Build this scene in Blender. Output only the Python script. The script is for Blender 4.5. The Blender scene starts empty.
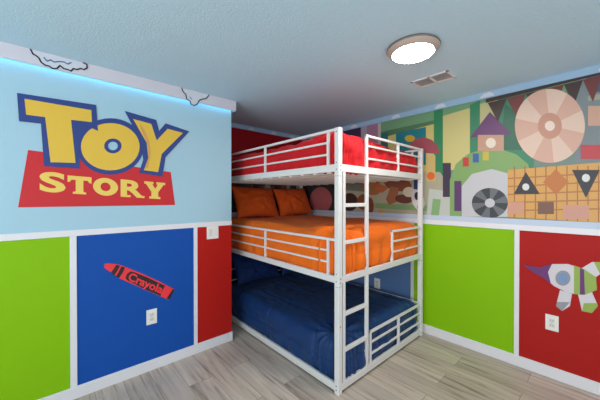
import bpy, bmesh, math, random
from mathutils import Vector, Matrix, noise
from mathutils.geometry import tessellate_polygon
random.seed(4)
S = bpy.context.scene
# ---------------------------------------------------------------- camera
CAM = Vector((-1.5512, -1.3141, 1.4407)); YAW = .8407; PIT = -.007; FPX = 279.09
cd = bpy.data.cameras.new('camera'); cam = bpy.data.objects.new('camera', cd); S.collection.objects.link(cam)
cam.location = CAM; cam.rotation_euler = (math.pi/2+PIT, 0, YAW-math.pi/2)
cd.sensor_width = 36; cd.lens = FPX/600*36; cd.clip_start = .02
S.camera = cam
# ---------------------------------------------------------------- world, lights, exposure
w = bpy.data.worlds.new('world'); S.world = w; w.use_nodes = True
w.node_tree.nodes['Background'].inputs[0].default_value = (.75, .87, 1, 1)
w.node_tree.nodes['Background'].inputs[1].default_value = .6
S.view_settings.view_transform = 'Standard'; S.view_settings.look = 'None'
S.view_settings.gamma = 1; S.view_settings.use_curve_mapping = False
S.view_settings.exposure = 0.13
def area(name, loc, rot, sx, sy, power, col):
    l = bpy.data.lights.new(name, 'AREA'); l.shape = 'RECTANGLE'; l.size = sx; l.size_y = sy; l.energy = power; l.color = col
    o = bpy.data.objects.new(name, l); S.collection.objects.link(o); o.location = loc; o.rotation_euler = rot
    return o
# added fill at invented windows behind the camera, tilted up to lift the ceiling
area('added_fill', (-1.4, -3.55, 1.35), (math.pi/2+.62, 0, 0), 3.4, 1.8, 30, (.96, .97, 1))
area('added_fill', (-4.15, -1.3, 1.35), (math.pi/2+.62, 0, -math.pi/2), 2.6, 1.8, 88, (.96, .97, 1))
LAMP = 84.0       # emission of the ceiling lamp's diffuser
LED = 5.0

# ---------------------------------------------------------------- helpers
def img_ray(u, v):
    F = Vector((math.cos(YAW)*math.cos(PIT), math.sin(YAW)*math.cos(PIT), math.sin(PIT)))
    R = Vector((math.sin(YAW), -math.cos(YAW), 0)); U = R.cross(F)
    return F + R*((u-300)/FPX) + U*((200-v)/FPX)
YL, XW, YB, ZC, XE = 1.254, 1.436, 1.96, 2.409, -.185
def on_left(u, v, off=0):       # measured from the photo: a point on the left wall
    d = img_ray(u, v); t = (YL-CAM.y)/d.y; p = CAM+d*t; p.y -= off; return p
def on_right(u, v, off=0):
    d = img_ray(u, v); t = (XW-CAM.x)/d.x; p = CAM+d*t; p.x -= off; return p

def lin(c):
    return tuple(((x/255)/12.92 if x/255 <= .04045 else ((x/255+.055)/1.055)**2.4) for x in c)+(1,)
MATS = {}
def mat(name, rgb, rough=.5, bump=0, bscale=60, metal=0, var=0, sheen=0, emit=0, spec=.5):
    if name in MATS: return MATS[name]
    m = bpy.data.materials.new(name); m.use_nodes = True; nt = m.node_tree; b = nt.nodes['Principled BSDF']
    c = lin(rgb); b.inputs['Base Color'].default_value = c; b.inputs['Roughness'].default_value = rough
    b.inputs['Metallic'].default_value = metal; b.inputs['Specular IOR Level'].default_value = spec
    if sheen: b.inputs['Sheen Weight'].default_value = sheen
    if emit: b.inputs['Emission Color'].default_value = c; b.inputs['Emission Strength'].default_value = emit
    tc = nt.nodes.new('ShaderNodeTexCoord')
    if bump:
        n = nt.nodes.new('ShaderNodeTexNoise'); n.inputs['Scale'].default_value = bscale; n.inputs['Detail'].default_value = 4
        nt.links.new(tc.outputs['Object'], n.inputs['Vector'])
        bp = nt.nodes.new('ShaderNodeBump'); bp.inputs['Strength'].default_value = bump; bp.inputs['Distance'].default_value = .01
        nt.links.new(n.outputs['Fac'], bp.inputs['Height']); nt.links.new(bp.outputs[0], b.inputs['Normal'])
    if var:
        n2 = nt.nodes.new('ShaderNodeTexNoise'); n2.inputs['Scale'].default_value = 5; n2.inputs['Detail'].default_value = 6
        nt.links.new(tc.outputs['Object'], n2.inputs['Vector'])
        mx = nt.nodes.new('ShaderNodeMixRGB'); mx.inputs[1].default_value = tuple(x*(1-var) for x in c[:3])+(1,)
        mx.inputs[2].default_value = tuple(min(1, x*(1+var)) for x in c[:3])+(1,)
        nt.links.new(n2.outputs['Fac'], mx.inputs[0]); nt.links.new(mx.outputs[0], b.inputs['Base Color'])
    MATS[name] = m; return m
class MB:
    def __init__(s): s.bm = bmesh.new(); s.m = []
    def mi(s, m):
        if m not in s.m: s.m.append(m)
        return s.m.index(m)
    def box(s, a, b, m):
        x0, y0, z0 = [min(p, q) for p, q in zip(a, b)]; x1, y1, z1 = [max(p, q) for p, q in zip(a, b)]
        v = [s.bm.verts.new(p) for p in ((x0,y0,z0),(x1,y0,z0),(x1,y1,z0),(x0,y1,z0),(x0,y0,z1),(x1,y0,z1),(x1,y1,z1),(x0,y1,z1))]
        for f in ((3,2,1,0),(4,5,6,7),(0,1,5,4),(1,2,6,5),(2,3,7,6),(3,0,4,7)):
            s.bm.faces.new([v[i] for i in f]).material_index = s.mi(m)
    def poly(s, pts, m):
        v = [s.bm.verts.new(p) for p in pts]; k = s.mi(m)
        if len(pts) <= 4: s.bm.faces.new(v).material_index = k
        else:
            for t in tessellate_polygon([[Vector(p) for p in pts]]): s.bm.faces.new([v[i] for i in t]).material_index = k
    def plate(s, pts, m, thick):        # a closed slab: outline pts, extruded by the vector thick
        k = s.mi(m); t = Vector(thick); n = len(pts)
        a = [s.bm.verts.new(Vector(p)+t) for p in pts]; b = [s.bm.verts.new(p) for p in pts]
        fs = []
        for t_ in tessellate_polygon([[Vector(p) for p in pts]]):
            fs.append(s.bm.faces.new([a[i] for i in t_])); fs.append(s.bm.faces.new([b[i] for i in t_][::-1]))
        for i in range(n): fs.append(s.bm.faces.new([a[i], b[i], b[(i+1) % n], a[(i+1) % n]]))
        for f in fs: f.material_index = k
    def ring(s, outer, inner, m):
        o = [s.bm.verts.new(p) for p in outer]; i = [s.bm.verts.new(p) for p in inner]; n = len(o)
        for k in range(n): s.bm.faces.new([o[k], o[(k+1) % n], i[(k+1) % n], i[k]]).material_index = s.mi(m)
    def cyl(s, c, r0, z0, r1, z1, m, n=48, cap0=False, cap1=False):
        a = [s.bm.verts.new((c[0]+r0*math.cos(t), c[1]+r0*math.sin(t), z0)) for t in [i*2*math.pi/n for i in range(n)]]
        b = [s.bm.verts.new((c[0]+r1*math.cos(t), c[1]+r1*math.sin(t), z1)) for t in [i*2*math.pi/n for i in range(n)]]
        for i in range(n):
            f = s.bm.faces.new([a[i], a[(i+1) % n], b[(i+1) % n], b[i]]); f.material_index = s.mi(m); f.smooth = True
        if cap0: s.bm.faces.new(a).material_index = s.mi(m)
        if cap1: s.bm.faces.new(b).material_index = s.mi(m)
    def build(s, name, parent=None, bevel=0, origin=None, normals=True):
        if normals: bmesh.ops.recalc_face_normals(s.bm, faces=s.bm.faces)
        me = bpy.data.meshes.new(name)
        if origin is not None: bmesh.ops.translate(s.bm, verts=s.bm.verts, vec=-Vector(origin))
        s.bm.to_mesh(me); s.bm.free()
        for m in s.m: me.materials.append(m)
        o = bpy.data.objects.new(name, me); S.collection.objects.link(o)
        if origin is not None: o.location = origin
        if parent:
            o.parent = parent; o.location = o.location - parent_world(parent)
        if bevel:
            bv = o.modifiers.new('bevel', 'BEVEL'); bv.width = bevel; bv.segments = 2; bv.limit_method = 'ANGLE'
        return o
def parent_world(p):
    v = Vector(p.location)
    while p.parent: p = p.parent; v += p.location
    return v
def tag(o, label, cat, group=None, kind=None):
    o['label'] = label; o['category'] = cat
    if group: o['group'] = group
    if kind: o['kind'] = kind
    return o
def empty(name, loc, label, cat, group=None):
    o = bpy.data.objects.new(name, None); S.collection.objects.link(o); o.location = loc; o.empty_display_size = .1
    return tag(o, label, cat, group)
def struct(o, label=None):
    o['kind'] = 'structure'
    if label: o['label'] = label
    return o

# ---------------------------------------------------------------- materials
def paint(name, rgb, rough=.55): return mat(name, rgb, rough, bump=.12, bscale=160, spec=.2)
sky_blue = paint('pale_blue_paint', (170, 206, 220)); ceil_m = mat('ceiling_paint', (198, 229, 246), .8, bump=.25, bscale=90, spec=.2)
lime = paint('lime_paint', (136, 192, 4)); blue_p = paint('blue_paint', (18, 80, 168)); red_p = paint('red_paint', (186, 26, 18))
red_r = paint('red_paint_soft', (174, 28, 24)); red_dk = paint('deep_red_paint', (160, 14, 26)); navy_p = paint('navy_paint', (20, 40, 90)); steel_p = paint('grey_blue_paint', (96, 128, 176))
white_t = mat('white_trim', (232, 230, 232), .4); white_m = mat('white_powder_coat', (228, 226, 222), .35)
plain_w = paint('plain_white_paint', (225, 225, 222))
plate_m = mat('white_plastic', (238, 236, 228), .35); slot_m = mat('dark_slot', (60, 58, 56), .6); grey_pl = mat('grey_plastic', (222, 219, 212), .45); slit_m = mat('outlet_slit', (120, 116, 112), .6)
bolt_m = mat('dark_bolt', (52, 48, 46), .4, metal=.6)
border_m = mat('sky_border', (158, 190, 216), .6); puff_m = mat('cloud_white', (214, 218, 226), .6)

def floor_mat():
    m = bpy.data.materials.new('wood_planks'); m.use_nodes = True; nt = m.node_tree; N = nt.nodes.new; L = nt.links.new
    b = nt.nodes['Principled BSDF']; b.inputs['Roughness'].default_value = .42; b.inputs['Specular IOR Level'].default_value = .4
    tc = N('ShaderNodeTexCoord'); mp = N('ShaderNodeMapping'); mp.inputs['Rotation'].default_value = (0, 0, math.pi/2)
    mp.inputs['Location'].default_value = (.37, .045, 0)
    L(tc.outputs['Object'], mp.inputs[0])
    br = N('ShaderNodeTexBrick'); br.offset = .37; br.inputs['Scale'].default_value = 1; br.inputs['Brick Width'].default_value = 1.25
    br.inputs['Row Height'].default_value = .181; br.inputs['Mortar Size'].default_value = .0016; br.inputs['Mortar Smooth'].default_value = .2; br.inputs['Bias'].default_value = 0
    br.inputs['Color1'].default_value = (0, 0, 0, 1); br.inputs['Color2'].default_value = (1, 1, 1, 1); br.inputs['Mortar'].default_value = (.5, .5, .5, 1)
    L(mp.outputs[0], br.inputs[0])
    # grain, stretched along the planks and shifted plank by plank
    sh = N('ShaderNodeVectorMath'); sh.operation = 'MULTIPLY_ADD'; sh.inputs[1].default_value = (7, 3, 5)
    L(br.outputs['Color'], sh.inputs[0]); L(tc.outputs['Object'], sh.inputs[2])
    m2 = N('ShaderNodeMapping'); m2.inputs['Scale'].default_value = (16, 1.1, 1); L(sh.outputs[0], m2.inputs[0])
    n1 = N('ShaderNodeTexNoise'); n1.inputs['Scale'].default_value = 1.4; n1.inputs['Detail'].default_value = 8; n1.inputs['Roughness'].default_value = .62; n1.inputs['Distortion'].default_value = .7
    L(m2.outputs[0], n1.inputs[0])
    m3 = N('ShaderNodeMapping'); m3.inputs['Scale'].default_value = (5, .9, 1); L(sh.outputs[0], m3.inputs[0])
    n2 = N('ShaderNodeTexNoise'); n2.inputs['Scale'].default_value = 1.5; n2.inputs['Detail'].default_value = 3; L(m3.outputs[0], n2.inputs[0])
    rp = N('ShaderNodeValToRGB'); e = rp.color_ramp.elements
    e[0].position = .3; e[0].color = lin((112, 96, 84)); e[1].position = .68; e[1].color = lin((218, 202, 184))
    k = e.new(.45); k.color = lin((192, 175, 158)); k = e.new(.38); k.color = lin((160, 143, 128))
    L(n1.outputs['Fac'], rp.inputs[0])
    mx = N('ShaderNodeMixRGB'); mx.blend_type = 'MIX'; mx.inputs[2].default_value = lin((192, 178, 166))
    r2 = N('ShaderNodeMapRange'); r2.inputs[1].default_value = .4; r2.inputs[2].default_value = .7; r2.inputs[4].default_value = .6
    L(n2.outputs['Fac'], r2.inputs[0]); L(r2.outputs[0], mx.inputs[0]); L(rp.outputs[0], mx.inputs[1])
    # plank-to-plank tone
    r3 = N('ShaderNodeMapRange'); r3.inputs[3].default_value = .86; r3.inputs[4].default_value = 1.1; L(br.outputs['Color'], r3.inputs[0])
    hs = N('ShaderNodeHueSaturation'); L(mx.outputs[0], hs.inputs['Color']); L(r3.outputs[0], hs.inputs['Value'])
    mo = N('ShaderNodeMixRGB'); mo.inputs[2].default_value = lin((128, 112, 102)); L(br.outputs['Fac'], mo.inputs[0]); L(hs.outputs[0], mo.inputs[1])
    L(mo.outputs[0], b.inputs['Base Color'])
    bp = N('ShaderNodeBump'); bp.inputs['Strength'].default_value = .12; bp.inputs['Distance'].default_value = .004; L(n1.outputs['Fac'], bp.inputs['Height']); L(bp.outputs[0], b.inputs['Normal'])
    return m
floor_m = floor_mat()

# ---------------------------------------------------------------- room shell
X0, Y0 = -4.2, -3.6
b = MB(); b.box((X0-.1, Y0-.1, -.1), (XW+.1, YB+.1, 0), floor_m); struct(b.build('floor'))
b = MB(); b.box((X0-.1, Y0-.1, ZC), (XW+.1, YB+.1, ZC+.1), ceil_m); struct(b.build('ceiling'))
ZR = 1.2          # split height between the painted panels and the upper wall
# left wall: solid block closing the alcove's left side, its face painted in colour blocks
b = MB()
def block(b, a, c, m_all):
    b.box(a, c, m_all)
for x0, x1, m in ((X0, -1.43, lime), (-1.43, -.552, blue_p), (-.552, XE, red_p)):
    b.poly([(x0, YL, 0), (x1, YL, 0), (x1, YL, ZR), (x0, YL, ZR)], m)
b.poly([(X0, YL, ZR), (XE, YL, ZR), (XE, YL, ZC), (X0, YL, ZC)], sky_blue)
b.poly([(XE, YL, 0), (XE, YB, 0), (XE, YB, ZR), (XE, YL, ZR)], red_p); b.poly([(XE, YL, ZR), (XE, YB, ZR), (XE, YB, ZC), (XE, YL, ZC)], sky_blue)
b.poly([(X0, YL, 0), (X0, YL, ZC), (X0, YB, ZC), (X0, YB, 0)], plain_w); b.poly([(X0, YB, 0), (X0, YB, ZC), (XE, YB, ZC), (XE, YB, 0)], plain_w)
b.poly([(X0, YL, ZC), (XE, YL, ZC), (XE, YB, ZC), (X0, YB, ZC)], plain_w); b.poly([(X0, YL, 0), (X0, YB, 0), (XE, YB, 0), (XE, YL, 0)], plain_w)
struct(b.build('wall_left'))
# right wall
b = MB()
for y0, y1, m in ((Y0, -.772, red_r), (-.772, .155, lime), (.155, YB, steel_p)):
    b.poly([(XW, y0, 0), (XW, y1, 0), (XW, y1, ZR), (XW, y0, ZR)], m)
b.poly([(XW, Y0, ZR), (XW, YB, ZR), (XW, YB, ZC), (XW, Y0, ZC)], plain_w)
b.box((XW+.003, Y0, 0), (XW+.1, YB, ZC), plain_w)
struct(b.build('wall_right', normals=False))
# back wall of the alcove
b = MB()
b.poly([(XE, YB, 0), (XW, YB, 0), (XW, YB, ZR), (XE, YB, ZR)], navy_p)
b.poly([(XE, YB, ZR), (XW, YB, ZR), (XW, YB, ZC), (XE, YB, ZC)], red_dk)
b.box((XE, YB+.003, 0), (XW, YB+.1, ZC), plain_w)
struct(b.build('wall_back', normals=False))
# walls behind the camera, each with an opening added for the fill light
b = MB()
b.box((X0, Y0-.1, 0), (XW, Y0, .4), plain_w); b.box((X0, Y0-.1, 2.3), (XW, Y0, ZC), plain_w)
b.box((X0, Y0-.1, .4), (-3.15, Y0, 2.3), plain_w); b.box((.35, Y0-.1, .4), (XW, Y0, 2.3), plain_w); struct(b.build('wall_front'))
b = MB()
b.box((X0-.1, Y0, 0), (X0, YL, .4), plain_w); b.box((X0-.1, Y0, 2.3), (X0, YL, ZC), plain_w)
b.box((X0-.1, Y0, .4), (X0, -2.65, 2.3), plain_w); b.box((X0-.1, .05, .4), (X0, YL, 2.3), plain_w); struct(b.build('wall_side'))
# baseboards
def bb(name, pts_in, axis):
    pass
b = MB(); b.box((X0, YL-.014, 0), (XE+.014, YL, .088), white_t); b.box((XE, YL-.014, 0), (XE+.014, YB, .088), white_t); struct(b.build('baseboard_left', bevel=.004))
b = MB(); b.box((XW-.014, Y0, 0), (XW, YB, .092), white_t); struct(b.build('baseboard_right', bevel=.004))
b = MB(); b.box((XE+.014, YB-.014, 0), (XW-.014, YB, .088), white_t); struct(b.build('baseboard_back', bevel=.004))
# chair rails and dividing strips
b = MB(); b.box((X0, YL-.008, 1.168), (XE, YL, 1.212), white_t); struct(b.build('trim_1', bevel=.002))
n = 2
for x0, x1 in ((-1.45, -1.411), (-.569, -.535)):
    b = MB(); b.box((x0, YL-.008, .088), (x1, YL, 1.168), white_t); struct(b.build('trim_%d' % n, bevel=.002)); n += 1
b = MB(); b.box((XW-.010, Y0, 1.165), (XW, YB, 1.212), white_t); b.box((XW-.008, Y0, 1.212), (XW, YB, 1.262), mat('pale_border', (196, 208, 226), .5)); struct(b.build('trim_%d' % n, bevel=.002)); n += 1
for y0, y1 in ((-.79, -.755), (.138, .173)):
    b = MB(); b.box((XW-.008, y0, .092), (XW, y1, 1.165), white_t); struct(b.build('trim_%d' % n, bevel=.002)); n += 1
b = MB(); b.box((XE, YB-.008, 1.168), (XW-.01, YB, 1.255), white_t); struct(b.build('trim_%d' % n, bevel=.002)); n += 1
# painted sky border under the ceiling with cloud puffs (right wall and alcove)
def puff(b, f, a, z, s, m):
    for da, dz, r in ((-1.1, -.1, .55), (-.35, .1, .8), (.5, .05, .75), (1.2, -.15, .5)):
        pts = []
        for i in range(14):
            t = i*2*math.pi/14; zz = min(max(z+s*dz+s*r*math.sin(t), 2.362), ZC-.003)
            pts.append(f(a+s*da+s*r*math.cos(t), zz, .0005+.0004*(da+1.2)))
        b.poly(pts, m)
b = MB(); b.box((XW-.012, Y0, 2.353), (XW, YB, ZC), border_m)
for y in (-1.9, -1.3, -.55, -.14, .35, .95, 1.5): puff(b, lambda a, z, o: (XW-.0125-o, a, z), y, 2.375, .032, puff_m)
struct(b.build('trim_%d' % n)); n += 1
b = MB(); b.box((XE, YB-.012, 2.353), (XW-.012, YB, ZC), border_m)
for x in (.12, .48, .86, 1.2): puff(b, lambda a, z, o: (a, YB-.0125-o, z), x, 2.372, .028, puff_m)
struct(b.build('trim_%d' % n)); n += 1
# valance over the left wall, LED tape under it
VY = YL-.045
b = MB(); b.box((X0, VY, 2.315), (XE+.03, VY+.012, ZC), mat('valance_white', (214, 212, 220), .5)); b.box((XE+.018, VY+.012, 2.315), (XE+.03, YL+.05, ZC), mat('valance_white', (0,0,0)))
struct(b.build('trim_%d' % n)); n += 1
b = MB(); b.box((X0+.05, VY+.014, 2.326), (XE+.015, VY+.024, 2.332), mat('led_glow', (120, 215, 255), .5, emit=LED))
tag(b.build('led_strip'), 'cyan glowing light strip under the white valance of the logo wall', 'light strip')

# ---------------------------------------------------------------- things on the walls
def ell(cx, cy, rx, ry, n=40, rot=0):
    out = []
    for i in range(n):
        t = i*2*math.pi/n; x = rx*math.cos(t); y = ry*math.sin(t)
        out.append((cx+x*math.cos(rot)-y*math.sin(rot), cy+x*math.sin(rot)+y*math.cos(rot)))
    return out
def glyph(ch, off=.0, shear=0):
    cu = bpy.data.curves.new('g', 'FONT'); cu.body = ch; cu.size = 1; cu.offset = off; cu.shear = shear; cu.resolution_u = 5
    o = bpy.data.objects.new('g', cu); S.collection.objects.link(o)
    dg = bpy.context.evaluated_depsgraph_get(); me = bpy.data.meshes.new_from_object(o.evaluated_get(dg))
    V = [tuple(v.co[:2]) for v in me.vertices]; F = [tuple(p.vertices) for p in me.polygons]
    bpy.data.objects.remove(o); bpy.data.curves.remove(cu); bpy.data.meshes.remove(me)
    x0 = min(v[0] for v in V); x1 = max(v[0] for v in V); y0 = min(v[1] for v in V); y1 = max(v[1] for v in V)
    return [((x-x0)/(x1-x0), (y-y0)/(y1-y0)) for x, y in V], F
def quadmap(q, s, t):   # q: bottom-left, bottom-right, top-right, top-left in photo measurements
    a = [q[0][i]+(q[1][i]-q[0][i])*s for i in (0, 1)]; c = [q[3][i]+(q[2][i]-q[3][i])*s for i in (0, 1)]
    return (a[0]+(c[0]-a[0])*t, a[1]+(c[1]-a[1])*t)
def add_glyph(b, ch, q, plane, off, m, bold=.0, shear=0):
    V, F = glyph(ch, bold, shear); k = b.mi(m)
    vs = [b.bm.verts.new(plane(*quadmap(q, s, t), off)) for s, t in V]
    for f in F:
        try: b.bm.faces.new([vs[i] for i in f]).material_index = k
        except ValueError: pass
navy = mat('logo_navy', (38, 62, 132), .5); yel = mat('logo_yellow', (232, 190, 62), .5); yel2 = mat('logo_pale_yellow', (240, 206, 96), .5); lred = mat('logo_red', (206, 26, 34), .5); shade = mat('logo_tan', (214, 160, 84), .5)
org = on_left(100, 150, 0)
logo = empty('wall_decal', org, 'big yellow and navy lettered logo decal with red banner on the light blue left wall', 'wall decal')
def flat(name, polys, plane, parent, origin, extra=None, th=.0016):
    b = MB()
    for k, (pts, m) in enumerate(polys):
        off = .002+.0008*k
        b.poly([plane(u, v, off) for u, v in pts], m)
    if extra: extra(b)
    return b.build(name, parent=parent, origin=origin)
b = MB(); pts = [(28, 150), (60, 154), (110, 163), (170.7, 172.2), (175, 205), (18.1, 207.4)]
b.plate([on_left(u, v, 0) for u, v in pts], lred, (0, -.002, 0)); b.build('banner', parent=logo, origin=org)
def letter(base, rings=None, polys=None, name='letter'):
    b = MB()
    for k, (pts, m) in enumerate(polys or []): b.poly([on_left(u, v, base+.0012*k) for u, v in pts], m)
    for k, (o_, i_, m) in enumerate(rings or []): b.ring([on_left(u, v, base+.0012*k) for u, v in o_], [on_left(u, v, base+.0012*k) for u, v in i_], m)
    return b.build(name, parent=logo, origin=org)
letter(.004, rings=[(ell(110.2, 146.5, 33.5, 28.2), ell(112.8, 146, 4.9, 4.3), navy), (ell(110.2, 146.8, 29.3, 23.6), ell(112.8, 146, 8.7, 7.4), yel)],
       polys=[]) 
letter(.0055, polys=[([(17.1, 93.1), (96, 105.1), (98, 131), (90, 127.5), (86, 130), (79.5, 142), (79.8, 168.8), (44.1, 166.2), (41, 123.8), (19.1, 121.4)], navy),
                    ([(24.6, 99), (91.2, 110.3), (91.8, 122.3), (71, 120), (75.5, 163), (50.6, 162.3), (45.2, 117.3), (26.2, 114.9)], yel)])
letter(.0055, polys=[([(124.5, 111), (156, 120.1), (159, 131), (165.4, 123.4), (189.2, 131.5), (165.4, 157.2), (162.2, 176.7), (138.8, 172.8), (143, 160), (141.4, 143)], navy),
                    ([(132.9, 119.1), (151, 124), (156.5, 140.5), (167.5, 128.9), (182.7, 133.1), (161.5, 154), (158, 172.2), (143.7, 170.2), (148, 158), (146.5, 143)], yel),
                    ([(139, 123), (144, 130), (149, 141), (150.5, 155), (147.5, 168), (144.5, 168.5), (148, 158), (147, 144), (141, 130)], shade)])
def top(x): return 171+(x-39)*.083
def bot(x): return 191.6+(x-39)*.062
TT = [(0,1),(1,1),(1,.64),(.9,.66),(.84,.78),(.66,.78),(.66,.14),(.78,.1),(.78,0),(.22,0),(.22,.1),(.34,.14),(.34,.78),(.16,.78),(.1,.66),(0,.64)]
YY = [(0,1),(.44,1),(.44,.86),(.38,.86),(.52,.6),(.65,.86),(.58,.86),(.58,1),(1,1),(1,.86),(.92,.86),(.67,.4),(.67,.13),(.77,.13),(.77,0),(.24,0),(.24,.13),(.34,.13),(.34,.4),(.08,.86),(0,.86)]
for ch, x0, x1, dt in (('S', 39.4, 65.6, 0), ('T', 67.5, 91.5, 2), ('O', 93, 118, 1.5), ('R', 120.5, 144.4, 1.5), ('Y', 144.2, 165, 1.5)):
    q = [(x0, bot(x0)), (x1, bot(x1)), (x1, top(x1)+dt), (x0, top(x0)+dt)]
    b = MB()
    if ch == 'T': b.poly([on_left(*quadmap(q, s, t), .004) for s, t in TT], yel2)
    elif ch == 'Y': b.poly([on_left(*quadmap(q, s, t), .004) for s, t in YY], yel2)
    elif ch == 'O': b.ring([on_left(*quadmap(q, s, t), .004) for s, t in ell(.5, .5, .5, .5)], [on_left(*quadmap(q, s, t), .004) for s, t in ell(.5, .5, .2, .24)], yel2)
    else: add_glyph(b, ch, q, on_left, .004, yel2, bold=.035)
    if ch == 'R':
        for (s0, s1, t0, t1) in ((0, .2, 0, .12), (0, .2, .88, 1), (.24, .42, 0, .12), (.82, 1, 0, .12)): b.poly([on_left(*quadmap(q, s, t), .0043) for s, t in ((s0,t0),(s1,t0),(s1,t1),(s0,t1))], yel2)
    b.build('letter', parent=logo, origin=org)
# crayon decal
c3 = lambda x, y: (95+x/6.667, 250+y/6.667)
org = on_left(139, 281, 0)
cr = empty('wall_decal', org, 'red crayon decal lettered Crayola on the blue panel of the left wall', 'wall decal')
cred = mat('crayon_red', (240, 52, 60), .5); cdark = mat('crayon_black', (44, 26, 30), .5)
out = [(60, 105), (66, 92), (85, 88), (125, 92), (160, 97), (215, 118), (300, 152), (420, 205), (530, 262), (512, 300), (490, 330), (440, 310), (200, 205), (160, 188), (105, 148), (78, 130), (63, 118)]
b = MB(); b.plate([on_left(*c3(x, y), 0) for x, y in out], cred, (0, -.002, 0))
for k, pl in enumerate(([(140, 99), (168, 103), (148, 140), (128, 171), (105, 150), (122, 128)], [(176, 108), (200, 116), (185, 150), (160, 187), (138, 178), (158, 145)],
           [(236, 142), (262, 148), (350, 183), (466, 238), (448, 272), (436, 306), (320, 256), (212, 200), (204, 186), (212, 160)], [(518, 258), (530, 266), (510, 302), (494, 330), (476, 322), (498, 290)])):
    b.poly([on_left(*c3(x, y), .003) for x, y in pl], cdark)
b.build('crayon', parent=cr, origin=org)
b = MB(); add_glyph(b, 'Crayola', [c3(209, 216), c3(434, 309), c3(462, 240), c3(237, 147)], on_left, .0042, cred, bold=.03)
o = b.build('lettering', parent=cr, origin=org); o['label'] = 'red lettering Crayola'

# cloud decals on the valance
def cloud(pts, inner, label):
    f = lambda u, v, off: on_left(u, v, YL-VY+.001+off) if False else None
    def vp(u, v, off):
        d = img_ray(u, v); t = (VY-off-CAM.y)/d.y; p = CAM+d*t; p.z = min(p.z, ZC-.002); return p
    og = vp(*pts[0], 0)
    b = MB(); P = [vp(u, v, 0) for u, v in pts]
    pl = [p for i, p in enumerate(P)]
    b.plate(pl, mat('cloud_white', (0,0,0)), (0, -.002, 0))
    root = b.build('cloud_decal', origin=og); tag(root, label, 'wall decal', 'cloud decals on the white valance')
    def line(ps, wd, m, name):
        b = MB()
        for i in range(len(ps)-1):
            a, c = vp(*ps[i], .003), vp(*ps[i+1], .003); d = (c-a).normalized(); nrm = Vector((-d.z, 0, d.x))*wd
            b.poly([a-nrm-d*wd*.6, c-nrm+d*wd*.6, c+nrm+d*wd*.6, a+nrm-d*wd*.6], m)
        b.build(name, parent=root, origin=og)
    line(pts, .0045, mat('cloud_ink', (30, 26, 44), .6), 'outline')
    if inner: line(inner, .004, mat('cloud_shade', (70, 120, 160), .6), 'shade_line')
cloud([(30.5, 49), (33, 54), (36, 55.5), (39, 58), (41, 62), (45, 65), (49, 66), (53, 68.6), (57, 68.4), (60, 65.5), (64, 68.6), (68, 69.5), (71, 71), (73.5, 68.5), (77, 69.5), (81, 68.4), (84, 69.6), (87, 68), (87, 64.5), (83, 61.5)],
      [(44, 57.5), (47, 61), (51, 60), (54, 62), (59, 61.5), (64, 62), (68, 64), (71, 62.5)], 'white black-outlined cloud decal, the wide one at the left end of the white valance')
cloud([(181.7, 87.5), (183, 91.5), (185.7, 94), (187, 99.3), (190, 101), (191, 104), (194, 105.6), (197.4, 104), (199.2, 100.4), (202.7, 99), (206, 98.7), (209.1, 95)],
      [(190, 97), (191.5, 99)], 'white black-outlined cloud decal, the small pointed one near the corner end of the white valance')

# wall plates
def wall_plate(name, c, w_, h_, plane, label, cat, kind):
    # plane 'L': faces -Y, 'R': faces -X
    if plane == 'L': P = lambda a, z, d: (c[0]+a, YL-d, c[1]+z)
    else: P = lambda a, z, d: (XW-d, c[0]+a, c[1]+z)
    base = P(0, 0, 0); root = empty(name, base, label, cat)
    b = MB(); b.box(P(-w_/2, -h_/2, 0), P(w_/2, h_/2, .006), plate_m); b.build('cover_plate', parent=root, origin=base, bevel=.002)
    if kind == 'outlet':
        for dz in (-.02, .02):
            b = MB(); b.box(P(-.017, dz-.014, .006), P(.017, dz+.014, .009), grey_pl); r = b.build('socket', parent=root, origin=base, bevel=.001)
            b = MB()
            for a in (-.007, .007): b.box(P(a-.0015, dz-.004, .009), P(a+.0015, dz+.006, .0096), slit_m)
            b.build('slot', parent=r, origin=base)
        b = MB(); b.box(P(-.003, -.003, .006), P(.003, .003, .0075), slit_m); b.build('screw', parent=root, origin=base)
    else:
        for da in (-.024, .024):
            b = MB(); b.box(P(da-.017, -.034, .006), P(da+.017, .034, .010), grey_pl if da < 0 else plate_m); b.build('rocker', parent=root, origin=base, bevel=.001)
wall_plate('wall_outlet', (-.922, .447), .08, .125, 'L', 'white wall outlet below the crayon decal on the blue panel', 'outlet', 'outlet')
wall_plate('wall_outlet', (-1.0, .443), .08, .125, 'R', 'white wall outlet on the red panel of the right wall under the rocket decal', 'outlet', 'outlet')
wall_plate('wall_outlet', (.6, .393), .08, .125, 'R', 'white wall outlet on the grey-blue wall behind the ladder of the lowest bunk', 'outlet', 'outlet')
wall_plate('light_switch', (-.385, 1.11), .118, .125, 'L', 'white double light switch on the narrow red panel beside the bunk alcove', 'light switch', 'switch')

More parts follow.
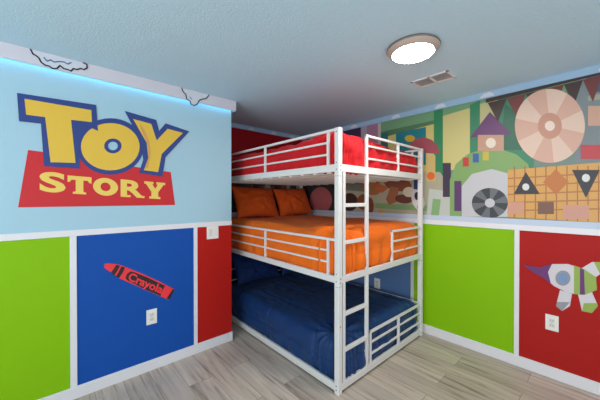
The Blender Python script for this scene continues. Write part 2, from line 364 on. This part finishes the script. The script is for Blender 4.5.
# generic rocket decal where a cut-out sticker hangs
org = on_right(562, 288)
RY = -1.08
rk = empty('wall_decal', org, 'white, green and purple toy rocket decal on the red panel at the right edge', 'wall decal')
rw, rg, rpu, rgr = mat('sticker_white', (216, 210, 214), .5), mat('sticker_green', (150, 176, 80), .5), mat('sticker_purple', (104, 48, 112), .5), mat('sticker_grey', (150, 150, 156), .5)
def rdecal(name, polys, base=.002):
    b = MB()
    for k, (pts, m) in enumerate(polys): b.plate([on_right(u, v, 0) for u, v in pts], m, (-(base+.0008*k), 0, 0))
    b.build(name, parent=rk, origin=org)
rdecal('rocket_hull', [([(540, 268), (552, 264), (568, 264), (584, 269), (596, 277), (597, 290), (584, 295), (568, 293), (554, 286), (544, 277)], rw),
                       ([(574, 265.5), (584, 269), (596, 277), (597, 290), (584, 295), (574, 294)], rg), ([(580, 268), (584, 269.5), (585, 294.5), (580, 294.5)], rpu)])
rdecal('nose_cone', [([(523, 265), (540, 267.5), (552, 264), (548, 272), (551, 284), (544, 278), (536, 274)], rpu)], .006)
rdecal('porthole', [(ell(563, 278, 7.5, 7.5), rgr), (ell(563, 278, 5, 5), mat('sticker_sky', (120, 150, 190), .5))], .0055)
rdecal('fin', [([(578, 294), (592, 292), (598, 306), (592, 313), (582, 311)], rw), ([(584, 303), (597, 303), (598, 306), (592, 313), (582, 311)], rg)])
rdecal('fin', [([(582, 268), (596, 277), (606, 270), (606, 262), (592, 262)], rw), ([(594, 262), (606, 262), (606, 270), (600, 274)], rg)])
rdecal('tail_fin', [([(560, 290), (572, 294), (570, 306), (562, 311), (556, 306)], rw), ([(557, 302), (570, 302), (562, 311), (556, 306)], rgr)])
# ---------------------------------------------------------------- mural (generic blocks and balls, flat print on two walls)
def mm(r, g, b_): return mat('print_%d_%d_%d' % (r, g, b_), (r, g, b_), .45)
b = MB()
lay = [0]
def add(pts, c, cut=True):
    lay[0] += 1; off = .0015+lay[0]*.00006; P = []
    for u, v in pts:
        p = on_right(u, v, off); p.z = min(max(p.z, 1.262), 2.352); p.y = min(max(p.y, -1.9), YB-.004); P.append(p)
    Q = []
    for p in P:
        if not Q or (p-Q[-1]).length > 1e-5: Q.append(p)
    if (Q[0]-Q[-1]).length < 1e-5: Q.pop()
    if len(Q) > 2: b.poly(Q, mm(*c))
R_ = lambda x0, y0, x1, y1, dy=0: [(x0, y0), (x1, y0+dy), (x1, y1), (x0, y1)]
b.box((XW-.0015, -1.9, 1.262), (XW, YB-.002, 2.352), mm(116, 138, 126))
add([(300, 100), (361, 100), (361, 240), (300, 240)], (62, 44, 78))
add(R_(361, 100, 367, 240), (176, 160, 176)); add(R_(367, 100, 381, 240), (170, 124, 148)); add(R_(378, 100, 381, 240), (196, 184, 180))
add([(381, 90), (445, 90), (445, 240), (381, 240)], (82, 122, 84))
add([(381, 110), (600, 60), (600, 84), (381, 132)], (112, 158, 116))
add([(385, 137), (434, 124), (434, 200), (385, 200)], (202, 190, 112)); add([(381, 134), (388, 132), (388, 180), (381, 180)], (40, 104, 110))
add([(396, 133), (426, 127), (426, 165), (396, 168)], (24, 122, 132)); add(ell(410, 138.5, 5, 3.4), (204, 160, 40))
add([(434, 100), (443, 98), (443, 225), (434, 225)], (44, 132, 84))
add([(443, 116), (470, 108), (470, 170), (443, 170)], (206, 196, 128)); add([(470, 105), (480, 100), (480, 170), (470, 170)], (52, 130, 92))
add([(480, 104), (500, 98), (500, 180), (480, 180)], (190, 186, 132)); add([(498, 95), (534, 86), (534, 200), (498, 200)], (58, 130, 98))
add([(505, 104), (522, 116), (522, 150), (500, 150)], (44, 104, 80))
add([(575, 60), (660, 40), (660, 240), (575, 230)], (124, 134, 136)); add([(586, 74), (612, 70), (612, 92), (590, 92)], (76, 86, 116)); add([(588, 96), (612, 92), (612, 98), (588, 101)], (160, 160, 144))
# lower band behind the middle bunk: pale play-mat with balls
add([(300, 170), (440, 172), (470, 240), (300, 240)], (172, 166, 140)); add([(375, 203), (440, 206), (440, 212), (375, 208)], (126, 160, 104)); add([(300, 170), (345, 172), (345, 225), (300, 225)], (46, 50, 48))
add([(345, 172), (368, 173), (368, 192), (345, 190)], (120, 120, 104)); add(ell(321, 200, 11, 13), (178, 96, 98)); add(ell(350, 202, 8, 9), (64, 44, 40)); add(ell(364, 202, 7, 8), (136, 76, 44)); add(ell(372, 187, 10, 8, rot=.3), (166, 104, 54)); add(ell(369, 206, 5, 9), (124, 66, 40))
add([(376, 183), (386, 186), (389, 188), (382, 193), (376, 190)], (186, 100, 60)); add(ell(398, 184, 14, 7, rot=.2), (126, 70, 44)); add([(391, 186), (399, 188), (397, 202), (389, 205), (386, 199)], (160, 96, 64)); add(ell(404, 199, 9, 4.5, rot=.1), (104, 54, 40))
add(ell(409, 192, 6, 5), (214, 204, 176)); add([(414, 178), (421, 178), (421, 190), (414, 189)], (40, 60, 110)); add(ell(418, 200, 6, 11, rot=-.3), (214, 214, 214)); add(ell(417, 196, 2.4, 4), (40, 38, 44)); add(ell(420, 207, 2.6, 4), (40, 38, 44)); add(ell(381, 212, 2.5, 2), (214, 150, 60))
# big balls, blocks, arches and pennants: plain geometry
def wedge_ball(cx, cy, rx, ry, n, cols, rot=0):
    for i in range(n):
        t0 = rot+i*2*math.pi/n; pts = [(cx, cy)]+[(cx+rx*math.cos(t0+k*2*math.pi/n/8), cy+ry*math.sin(t0+k*2*math.pi/n/8)) for k in range(9)]
        add(pts, cols[i % len(cols)])
def block_(x, y, w_, h_, c, a=0):
    add([(x+dx*math.cos(a)-dy*math.sin(a), y+dx*math.sin(a)+dy*math.cos(a)) for dx, dy in ((-w_/2, -h_/2), (w_/2, -h_/2), (w_/2, h_/2), (-w_/2, h_/2))], c)
add([(408, 152), (410, 144), (416, 139), (424, 137), (432, 140), (438, 146), (440, 154)], (158, 74, 84)); block_(431, 168, 9, 26, (206, 176, 110)); add(ell(431, 176, 4, 4), (216, 104, 50))
block_(440, 203, 24, 26, (192, 196, 186), .1); block_(436, 208, 8, 18, (134, 172, 116), .1); block_(447, 180, 8, 34, (62, 50, 72))
# green arch of blocks with a grey wheel below
add([(450, 217), (450, 180), (456, 164), (468, 154), (484, 149), (500, 149), (516, 154), (528, 164), (533, 180), (533, 217)], (128, 166, 98))
add([(462, 217), (462, 186), (472, 174), (492, 169), (510, 174), (520, 186), (520, 217)], (196, 196, 198))
wedge_ball(490, 203, 18, 15, 12, [(58, 62, 66), (104, 108, 112)]); add(ell(490, 203, 5, 4.5), (196, 196, 198))
block_(458, 196, 7, 30, (92, 56, 106)); block_(466, 162, 6, 9, (190, 62, 52)); block_(476, 158, 6, 9, (56, 96, 160)); block_(486, 156, 6, 9, (200, 180, 70))
add([(470, 138), (490, 112), (512, 134)], (104, 60, 108)); block_(491, 143, 26, 16, (196, 152, 128)); add(ell(491, 143, 5, 5), (232, 220, 200))
# striped beach ball and dark pennants
for k in range(6): add([(488+k*19, 103-k*4.6), (507+k*19, 98.4-k*4.6), (498+k*19, 122-k*4)], (66, 48, 44) if k % 2 == 0 else (112, 54, 50))
add([(486, 99), (600, 71), (600, 75), (486, 103)], (58, 44, 42))
wedge_ball(550, 126, 35, 37, 10, [(214, 170, 150), (226, 196, 176)], .2); add(ell(550, 126, 12, 13), (200, 146, 122)); add(ell(550, 126, 5, 5), (236, 216, 200))
block_(596, 116, 16, 20, (204, 160, 138)); block_(594, 152, 26, 14, (192, 66, 72))
# chequered orange block with plain shapes on it
add([(508, 170), (606, 162), (606, 226), (508, 217)], (214, 160, 84))
for k in range(9): add([(514+k*10.5, 166), (515.2+k*10.5, 166), (515.2+k*10.5, 222), (514+k*10.5, 222)], (170, 108, 60))
for k in range(5): add([(508, 178+k*8), (606, 172+k*9), (606, 173.4+k*9), (508, 179.2+k*8)], (178, 116, 62))
add([(514, 194), (526, 172), (540, 194)], (52, 48, 52)); add([(572, 170), (600, 170), (586, 198)], (52, 48, 52)); add(ell(586, 178, 4, 4), (222, 222, 216)); add(ell(526, 187, 3.5, 3.5), (220, 220, 214))
block_(556, 182, 18, 18, (196, 116, 56), .78); block_(516, 208, 16, 12, (208, 152, 126)); block_(576, 212, 26, 14, (206, 150, 130)); block_(546, 208, 16, 12, (122, 84, 66))
mural = b.build('wall_mural', normals=False)
b2 = MB(); b2.box((XE+.002, YB-.0015, 1.262), (XW-.002, YB, 1.75), mm(60, 62, 58))
k = 0
for x in [XE+.05+.07*i for i in range(22)]:
    k += 1; c = random.choice([(176, 168, 146), (60, 30, 30), (40, 46, 52), (120, 110, 92), (150, 70, 50), (30, 40, 36), (170, 60, 62)])
    cx = x+random.uniform(-.02, .02); cz = 1.5+random.uniform(0, .12); rr = random.uniform(.03, .06)
    b2.poly([(cx+rr*s_, YB-.002-.00006*k, cz+rr*1.5*t_) for s_, t_ in ell(0, 0, 1, 1, 16)], mm(*c))
o2 = b2.build('mural_panel', parent=mural, normals=False)
tag(mural, 'wide printed mural of overlapping coloured shapes along the upper right wall', 'mural')

# ---------------------------------------------------------------- ceiling fixtures
lc = (.190, -.456)
lt = empty('ceiling_light', (lc[0], lc[1], ZC), 'round flush ceiling light with a brushed grey rim, lit', 'ceiling light')
b = MB(); rim = mat('brushed_nickel', (120, 110, 104), .4, metal=.3)
b.cyl(lc, .156, ZC, .162, ZC-.010, rim, 64); b.cyl(lc, .162, ZC-.010, .158, ZC-.016, rim, 64); b.cyl(lc, .158, ZC-.016, .130, ZC-.042, mat('lamp_ring', (188, 172, 160), .5), 64, cap1=True)
b.build('rim', parent=lt, origin=(lc[0], lc[1], ZC))
b = MB(); em = mat('lamp_diffuser', (255, 246, 240), .4, emit=LAMP); b.cyl(lc, .126, ZC-.0425, .09, ZC-.047, em, 64, cap0=True); b.cyl(lc, .09, ZC-.047, .04, ZC-.049, em, 64, cap1=True)
b.build('diffuser', parent=lt, origin=(lc[0], lc[1], ZC))
vx0, vx1, vy0, vy1 = .69, .865, -.485, -.188; vo = ((vx0+vx1)/2, (vy0+vy1)/2, ZC)
vt = empty('ceiling_vent', vo, 'small white rectangular louvred vent in the ceiling beside the round light', 'vent')
b = MB(); fr = .02; z0 = ZC-.008; ym = (vy0+vy1)/2
b.box((vx0, vy0, z0), (vx0+fr, vy1, ZC), white_t); b.box((vx1-fr, vy0, z0), (vx1, vy1, ZC), white_t); b.box((vx0, vy0, z0), (vx1, vy0+fr, ZC), white_t); b.box((vx0, vy1-fr, z0), (vx1, vy1, ZC), white_t); b.box((vx0, ym-.009, z0), (vx1, ym+.009, ZC), white_t)
b.build('frame', parent=vt, origin=vo, bevel=.002)
b = MB(); b.box((vx0+fr, vy0+fr, ZC-.001), (vx1-fr, vy1-fr, ZC), mat('vent_shadow', (150, 142, 138), .7)); b.build('backing', parent=vt, origin=vo)
b = MB(); lm = mat('vent_slat', (232, 226, 220), .5)
for y0, y1 in ((vy0+fr, ym-.009), (ym+.009, vy1-fr)):
    for i in range(9):
        x = vx0+fr+.008+i*.0152
        b.plate([(x-.005, y0, ZC-.0075), (x+.006, y0, ZC-.0015), (x+.006, y1, ZC-.0015), (x-.005, y1, ZC-.0075)], lm, (0, 0, -.0012))
b.build('louvres', parent=vt, origin=vo)

# ---------------------------------------------------------------- triple bunk bed
W, L, H, P = 1.355, 1.905, 1.955, .042
bed = empty('triple_bunk_bed', (0, 0, 0), 'white steel triple bunk bed with a front ladder standing in the alcove', 'bunk bed')
def tube(name, a, c, par=bed, bev=.003, label=None):
    b = MB(); b.box(a, c, white_m); o = b.build(name, parent=par, origin=((a[0]+c[0])/2, (a[1]+c[1])/2, min(a[2], c[2])), bevel=bev)
    if label: o['label'] = label
    return o
def bolts(par, pts, ax):
    for p in pts:
        b = MB(); n = 12
        ring = []
        for i in range(n):
            t = i*2*math.pi/n; r = .0042
            ring.append((p[0]+r*math.cos(t), p[1], p[2]+r*math.sin(t)) if ax == 'y' else (p[0], p[1]+r*math.cos(t), p[2]+r*math.sin(t)))
        b.plate(ring, bolt_m, (0, -.002, 0) if ax == 'y' else (-.002, 0, 0)); b.build('bolt', parent=par, origin=p)
BZ = ((.02, .075), (.815, .865), (1.635, 1.69))         # bunk rails bottom/top
OX = -.0                                                 # outer face of the frame
for ix, x in enumerate((0, W-P)):
    for iy, y in enumerate((0, L-P)):
        p = tube('post', (x, y, 0), (x+P, y+P, H), bev=.004)
        for z in (.79, 1.6):
            b = MB(); b.box((x-.0006, y-.0006, z), (x+P+.0006, y+P+.0006, z+.003), mat('joint_grey', (170, 168, 166), .5)); b.build('joint', parent=p, origin=(x, y, z))
        if ix == 0 and iy == 0:
            zs = (.035, .065, .83, .885, 1.65, 1.70, 1.925)
            bolts(p, [(0, .022, z) for z in zs], 'x'); bolts(p, [(.022, 0, z) for z in (.82, .85, 1.645, 1.675, 1.925, .5)], 'y')
T = .02
for k, (z0, z1) in enumerate(BZ):
    for x in (0, W-.03): tube('side_rail', (x+.004, P, z0), (x+.026, L-P, z1))
    for y in (0, L-.03): tube('end_rail', (P, y+.004, z0), (W-P, y+.026, z1))
    # slats
    zs = z0+.004 if k != 2 else 1.625
    for i in range(12):
        y = .12+i*(L-.24)/11; tube('slat', (.026, y-.02, zs), (W-.026, y+.02, zs+.018), bev=.002)
def guard_long(x, z, r2, r3, base, full_bottom=True):
    g = tube('guard_rail', (x+.005, P, z-T), (x+.025, L-P, z))
    for zz in (r2, r3): tube('rail_bar', (x+.007, .115, zz-.008), (x+.023, L-.115, zz+.008), g)
    for y in (.115, .943, L-.125): tube('upright', (x+.005, y-.01, base), (x+.025, y+.01, z-T), g)
guard_long(0, 1.953, 1.857, 1.768, 1.69); guard_long(W-.03, 1.953, 1.857, 1.768, 1.69)
guard_long(0, 1.142, 1.045, .958, .865); guard_long(W-.03, 1.142, 1.045, .958, .865)
guard_long(W-.03, .345, .245, .15, .075)
def guard_end(y, x0, z, r2, r3, base, mids=()):
    g = tube('guard_rail', (x0, y+.005, z-T), (W-P, y+.025, z))
    for zz in (r2, r3): tube('rail_bar', (x0, y+.007, zz-.008), (W-P, y+.023, zz+.008), g)
    for x in (x0,)+mids: tube('upright', (x, y+.004, base), (x+.022, y+.026, z-T if x > x0 else z), g)
guard_end(0, .35, 1.955, 1.864, 1.762, 1.69, (.85,)); guard_end(0, .745, 1.148, 1.045, .95, .865)
guard_end(0, .405, .342, .245, .148, .075, (.865,))
for z, r2, r3, bs in ((1.955, 1.864, 1.762, 1.69), (1.148, 1.045, .95, .865), (.55, .4, .25, .075)):
    guard_end(L-.03, P, z, r2, r3, bs, (.65,))
lad = empty('ladder', (0, 0, 0), '', ''); lad.parent = bed
del lad['label'], lad['category']
for x0 in (.056, .352): tube('ladder_rail', (x0, .003, .075), (x0+.028, .027, .815), lad); tube('ladder_rail', (x0, .003, .865), (x0+.028, .027, 1.635), lad)
for z in (1.387, 1.109, .575, .306): tube('rung', (.084, .003, z-.014), (.352, .027, z+.014), lad)

# ---------------------------------------------------------------- mattresses, bedding
matt_m = mat('mattress_ticking', (206, 196, 178), .8, bump=.2, bscale=200)
def rounded(name, cx, cy, cz, hx, hy, hz, r, m, fn=None, nx=60, ny=80, nz=14, open_bottom=False):
    bm = bmesh.new(); grid = {}
    def v(i, j, k):
        key = (i, j, k)
        if key not in grid:
            p = Vector((-hx+2*hx*i/nx, -hy+2*hy*j/ny, -hz+2*hz*k/nz))
            q = Vector((max(-hx+r, min(hx-r, p.x)), max(-hy+r, min(hy-r, p.y)), max(-hz+min(r, hz), min(hz-min(r, hz), p.z))))
            d = p-q; n = d.normalized() if d.length > 1e-6 else Vector((0, 0, 1))
            p2 = q+n*r if d.length > 1e-6 else p
            if fn: p2 = fn(p2, n)
            grid[key] = bm.verts.new(p2)
        return grid[key]
    def face(*a):
        bm.faces.new([v(*t) for t in a]).smooth = True
    for i in range(nx):
        for j in range(ny):
            face((i, j, nz), (i+1, j, nz), (i+1, j+1, nz), (i, j+1, nz))
            if not open_bottom: face((i, j, 0), (i, j+1, 0), (i+1, j+1, 0), (i+1, j, 0))
        for k in range(nz):
            face((i, 0, k), (i+1, 0, k), (i+1, 0, k+1), (i, 0, k+1)); face((i, ny, k), (i, ny, k+1), (i+1, ny, k+1), (i+1, ny, k))
    for j in range(ny):
        for k in range(nz):
            face((0, j, k), (0, j, k+1), (0, j+1, k+1), (0, j+1, k)); face((nx, j, k), (nx, j+1, k), (nx, j+1, k+1), (nx, j, k+1))
    me = bpy.data.meshes.new(name); bm.to_mesh(me); bm.free(); me.materials.append(m)
    o = bpy.data.objects.new(name, me); S.collection.objects.link(o); o.location = (cx, cy, cz); return o
def fold(seed, amp, seam, quilt_x, quilt_y, corner, zlift, drop=0):
    def f(p, n):
        q = Vector((p.x+seed, p.y-seed*.7, p.z*1.3))
        a = noise.fractal(Vector((q.x*3.2, q.y*2.4, q.z*4)), .8, 2.1, 3)*amp
        a += .014*(1-abs(n.z))*math.cos(p.z*6)      # stuffed sides belly out
        w2 = noise.noise(Vector((q.x*9, q.y*4+q.z*3, q.z*5+seed)))*amp*.7+noise.noise(Vector((q.x*16, q.y*11, q.z*6-seed)))*amp*.45
        # quilting seams pull the cloth in
        s = 0
        for per, c, of in ((quilt_x, p.x, .11), (quilt_y, p.y, .05)):
            if per:
                t = abs(((c+of+noise.noise(q*2)*.015)/per+.5) % 1-.5)*per
                s = max(s, math.exp(-(t/.010)**2))
        # drapery ripples on the hanging sides
        side = 1-abs(n.z)
        rip = side*.006*math.sin((p.y*(abs(n.x) > abs(n.y))+p.x*(abs(n.y) >= abs(n.x)))*26+noise.noise(q*3)*5)*(1-(p.z+.1)*2)
        t2 = side*math.exp(-((p.z-.0)/.008)**2)*seam
        out = p+n*(a+w2-s*seam+rip-t2)
        out.z += zlift(p)*max(0, n.z if n.z > 0 else 0)
        # soft creases gathering at the near corner
        dcn = math.hypot(p.x+corner[0], p.y+corner[1])
        if dcn < .5: out += n*.016*math.sin(math.atan2(p.y+corner[1], p.x+corner[0])*16+dcn*9)*math.exp(-(dcn/.28)**2)
        if drop and p.z < -.04: out.z -= drop*math.exp(-(dcn/.36)**2)*min(1, (-p.z-.04)/.05)
        return out
    return f
def fabric(name, rgb, rough=.75, spec=.3):
    return mat(name, rgb, rough, bump=.25, bscale=420, sheen=.05, spec=spec)
red_f, org_f, blu_f = fabric('red_cotton', (200, 14, 26)), fabric('orange_cotton', (238, 110, 12)), fabric('navy_satin', (6, 54, 106), .5, .35)
cx, cy = W/2, L/2
def mattress(z0, z1, label):
    o = rounded('mattress', cx, cy, (z0+z1)/2, W/2-.06, L/2-.06, (z1-z0)/2, .035, matt_m, nx=24, ny=32, nz=6); tag(o, label, 'mattress', None)
mattress(1.644, 1.83, 'pale mattress of the top bunk under the red comforter')
def comforter(z0, z1, m, seed, label, lift, **k):
    hz = (z1-z0)/2
    a = dict(amp=.012, seam=.010, quilt_x=.34, quilt_y=0, corner=(W/2-.12, L/2-.12)); a.update(k)
    o = rounded('comforter', cx, cy, (z0+z1)/2, W/2-.035, L/2-.035, hz, .075, m, fold(seed, zlift=lift, **a), nx=150, ny=190, nz=26, open_bottom=True)
    tag(o, label, 'comforter')
comforter(1.648, 1.925, red_f, 3.1, 'puffy red comforter on the top bunk', lambda p: .02*math.exp(-((p.x+.55)**2+(p.y+.7)**2)/.12)-.03*(p.x > 0)*min(1, max(0, p.x)/.5), amp=.024, drop=.035, seam=.004)
comforter(.822, 1.175, org_f, 9.4, 'smooth orange comforter on the middle bunk', lambda p: .02, amp=.013, seam=.005)
comforter(.03, .365, blu_f, 5.7, 'dark blue quilted comforter on the lowest bunk', lambda p: .02*math.cos(p.x*2.2), quilt_x=.3, quilt_y=.62)
def pillow(name, loc, rot, w_, h_, t_, m, seed, label, group):
    bm = bmesh.new(); nx, ny = 44, 32; V = {}
    for s in (1, -1):
        for i in range(nx+1):
            for j in range(ny+1):
                u = -1+2*i/nx; v = -1+2*j/ny
                edge = i in (0, nx) or j in (0, ny)
                if edge and s == -1: V[(s, i, j)] = V[(1, i, j)]; continue
                th = ((1-u*u)**.55)*((1-v*v)**.55) if not edge else 0
                px = u*w_/2*(1-.085*(1-v*v)*abs(u)**3)
                py = v*h_/2*(1-.11*(1-u*u)*abs(v)**3)
                wr = noise.fractal(Vector((u*2.2+seed, v*2.2, s)), .8, 2, 3)*.22+noise.noise(Vector((u*5+seed, v*5, s*3)))*.10
                V[(s, i, j)] = bm.verts.new((px, py, s*t_/2*th*(1+wr)))
    for s in (1, -1):
        for i in range(nx):
            for j in range(ny):
                q = [V[(s, i, j)], V[(s, i+1, j)], V[(s, i+1, j+1)], V[(s, i, j+1)]]
                if s == -1: q.reverse()
                try: bm.faces.new(q).smooth = True
                except ValueError: pass
    me = bpy.data.meshes.new(name); bm.to_mesh(me); bm.free(); me.materials.append(m)
    o = bpy.data.objects.new(name, me); S.collection.objects.link(o); o.location = loc; o.rotation_euler = rot
    tag(o, label, 'pillow', group); return o
pf_o, pf_b = fabric('orange_pillowcase', (212, 84, 14)), fabric('navy_pillowcase', (6, 42, 100), .6)
R = math.radians
pillow('pillow', (.415, 1.725, 1.388), (R(64), R(2), R(2)), .65, .44, .21, pf_o, 1, 'orange pillow on the middle bunk, the left one nearer the partition wall', 'orange pillows')
pillow('pillow', (1.045, 1.735, 1.388), (R(64), R(-2), R(-3)), .59, .44, .21, pf_o, 6, 'orange pillow on the middle bunk, the right one nearer the mural', 'orange pillows')
pillow('pillow', (.40, 1.715, .595), (R(60), R(1), R(3)), .66, .43, .2, pf_b, 2, 'dark blue pillow on the lowest bunk, the left one nearer the partition wall', 'dark blue pillows')
pillow('pillow', (1.04, 1.725, .595), (R(60), R(-2), R(-2)), .56, .43, .2, pf_b, 8, 'dark blue pillow on the lowest bunk, the right one nearer the grey-blue wall', 'dark blue pillows')
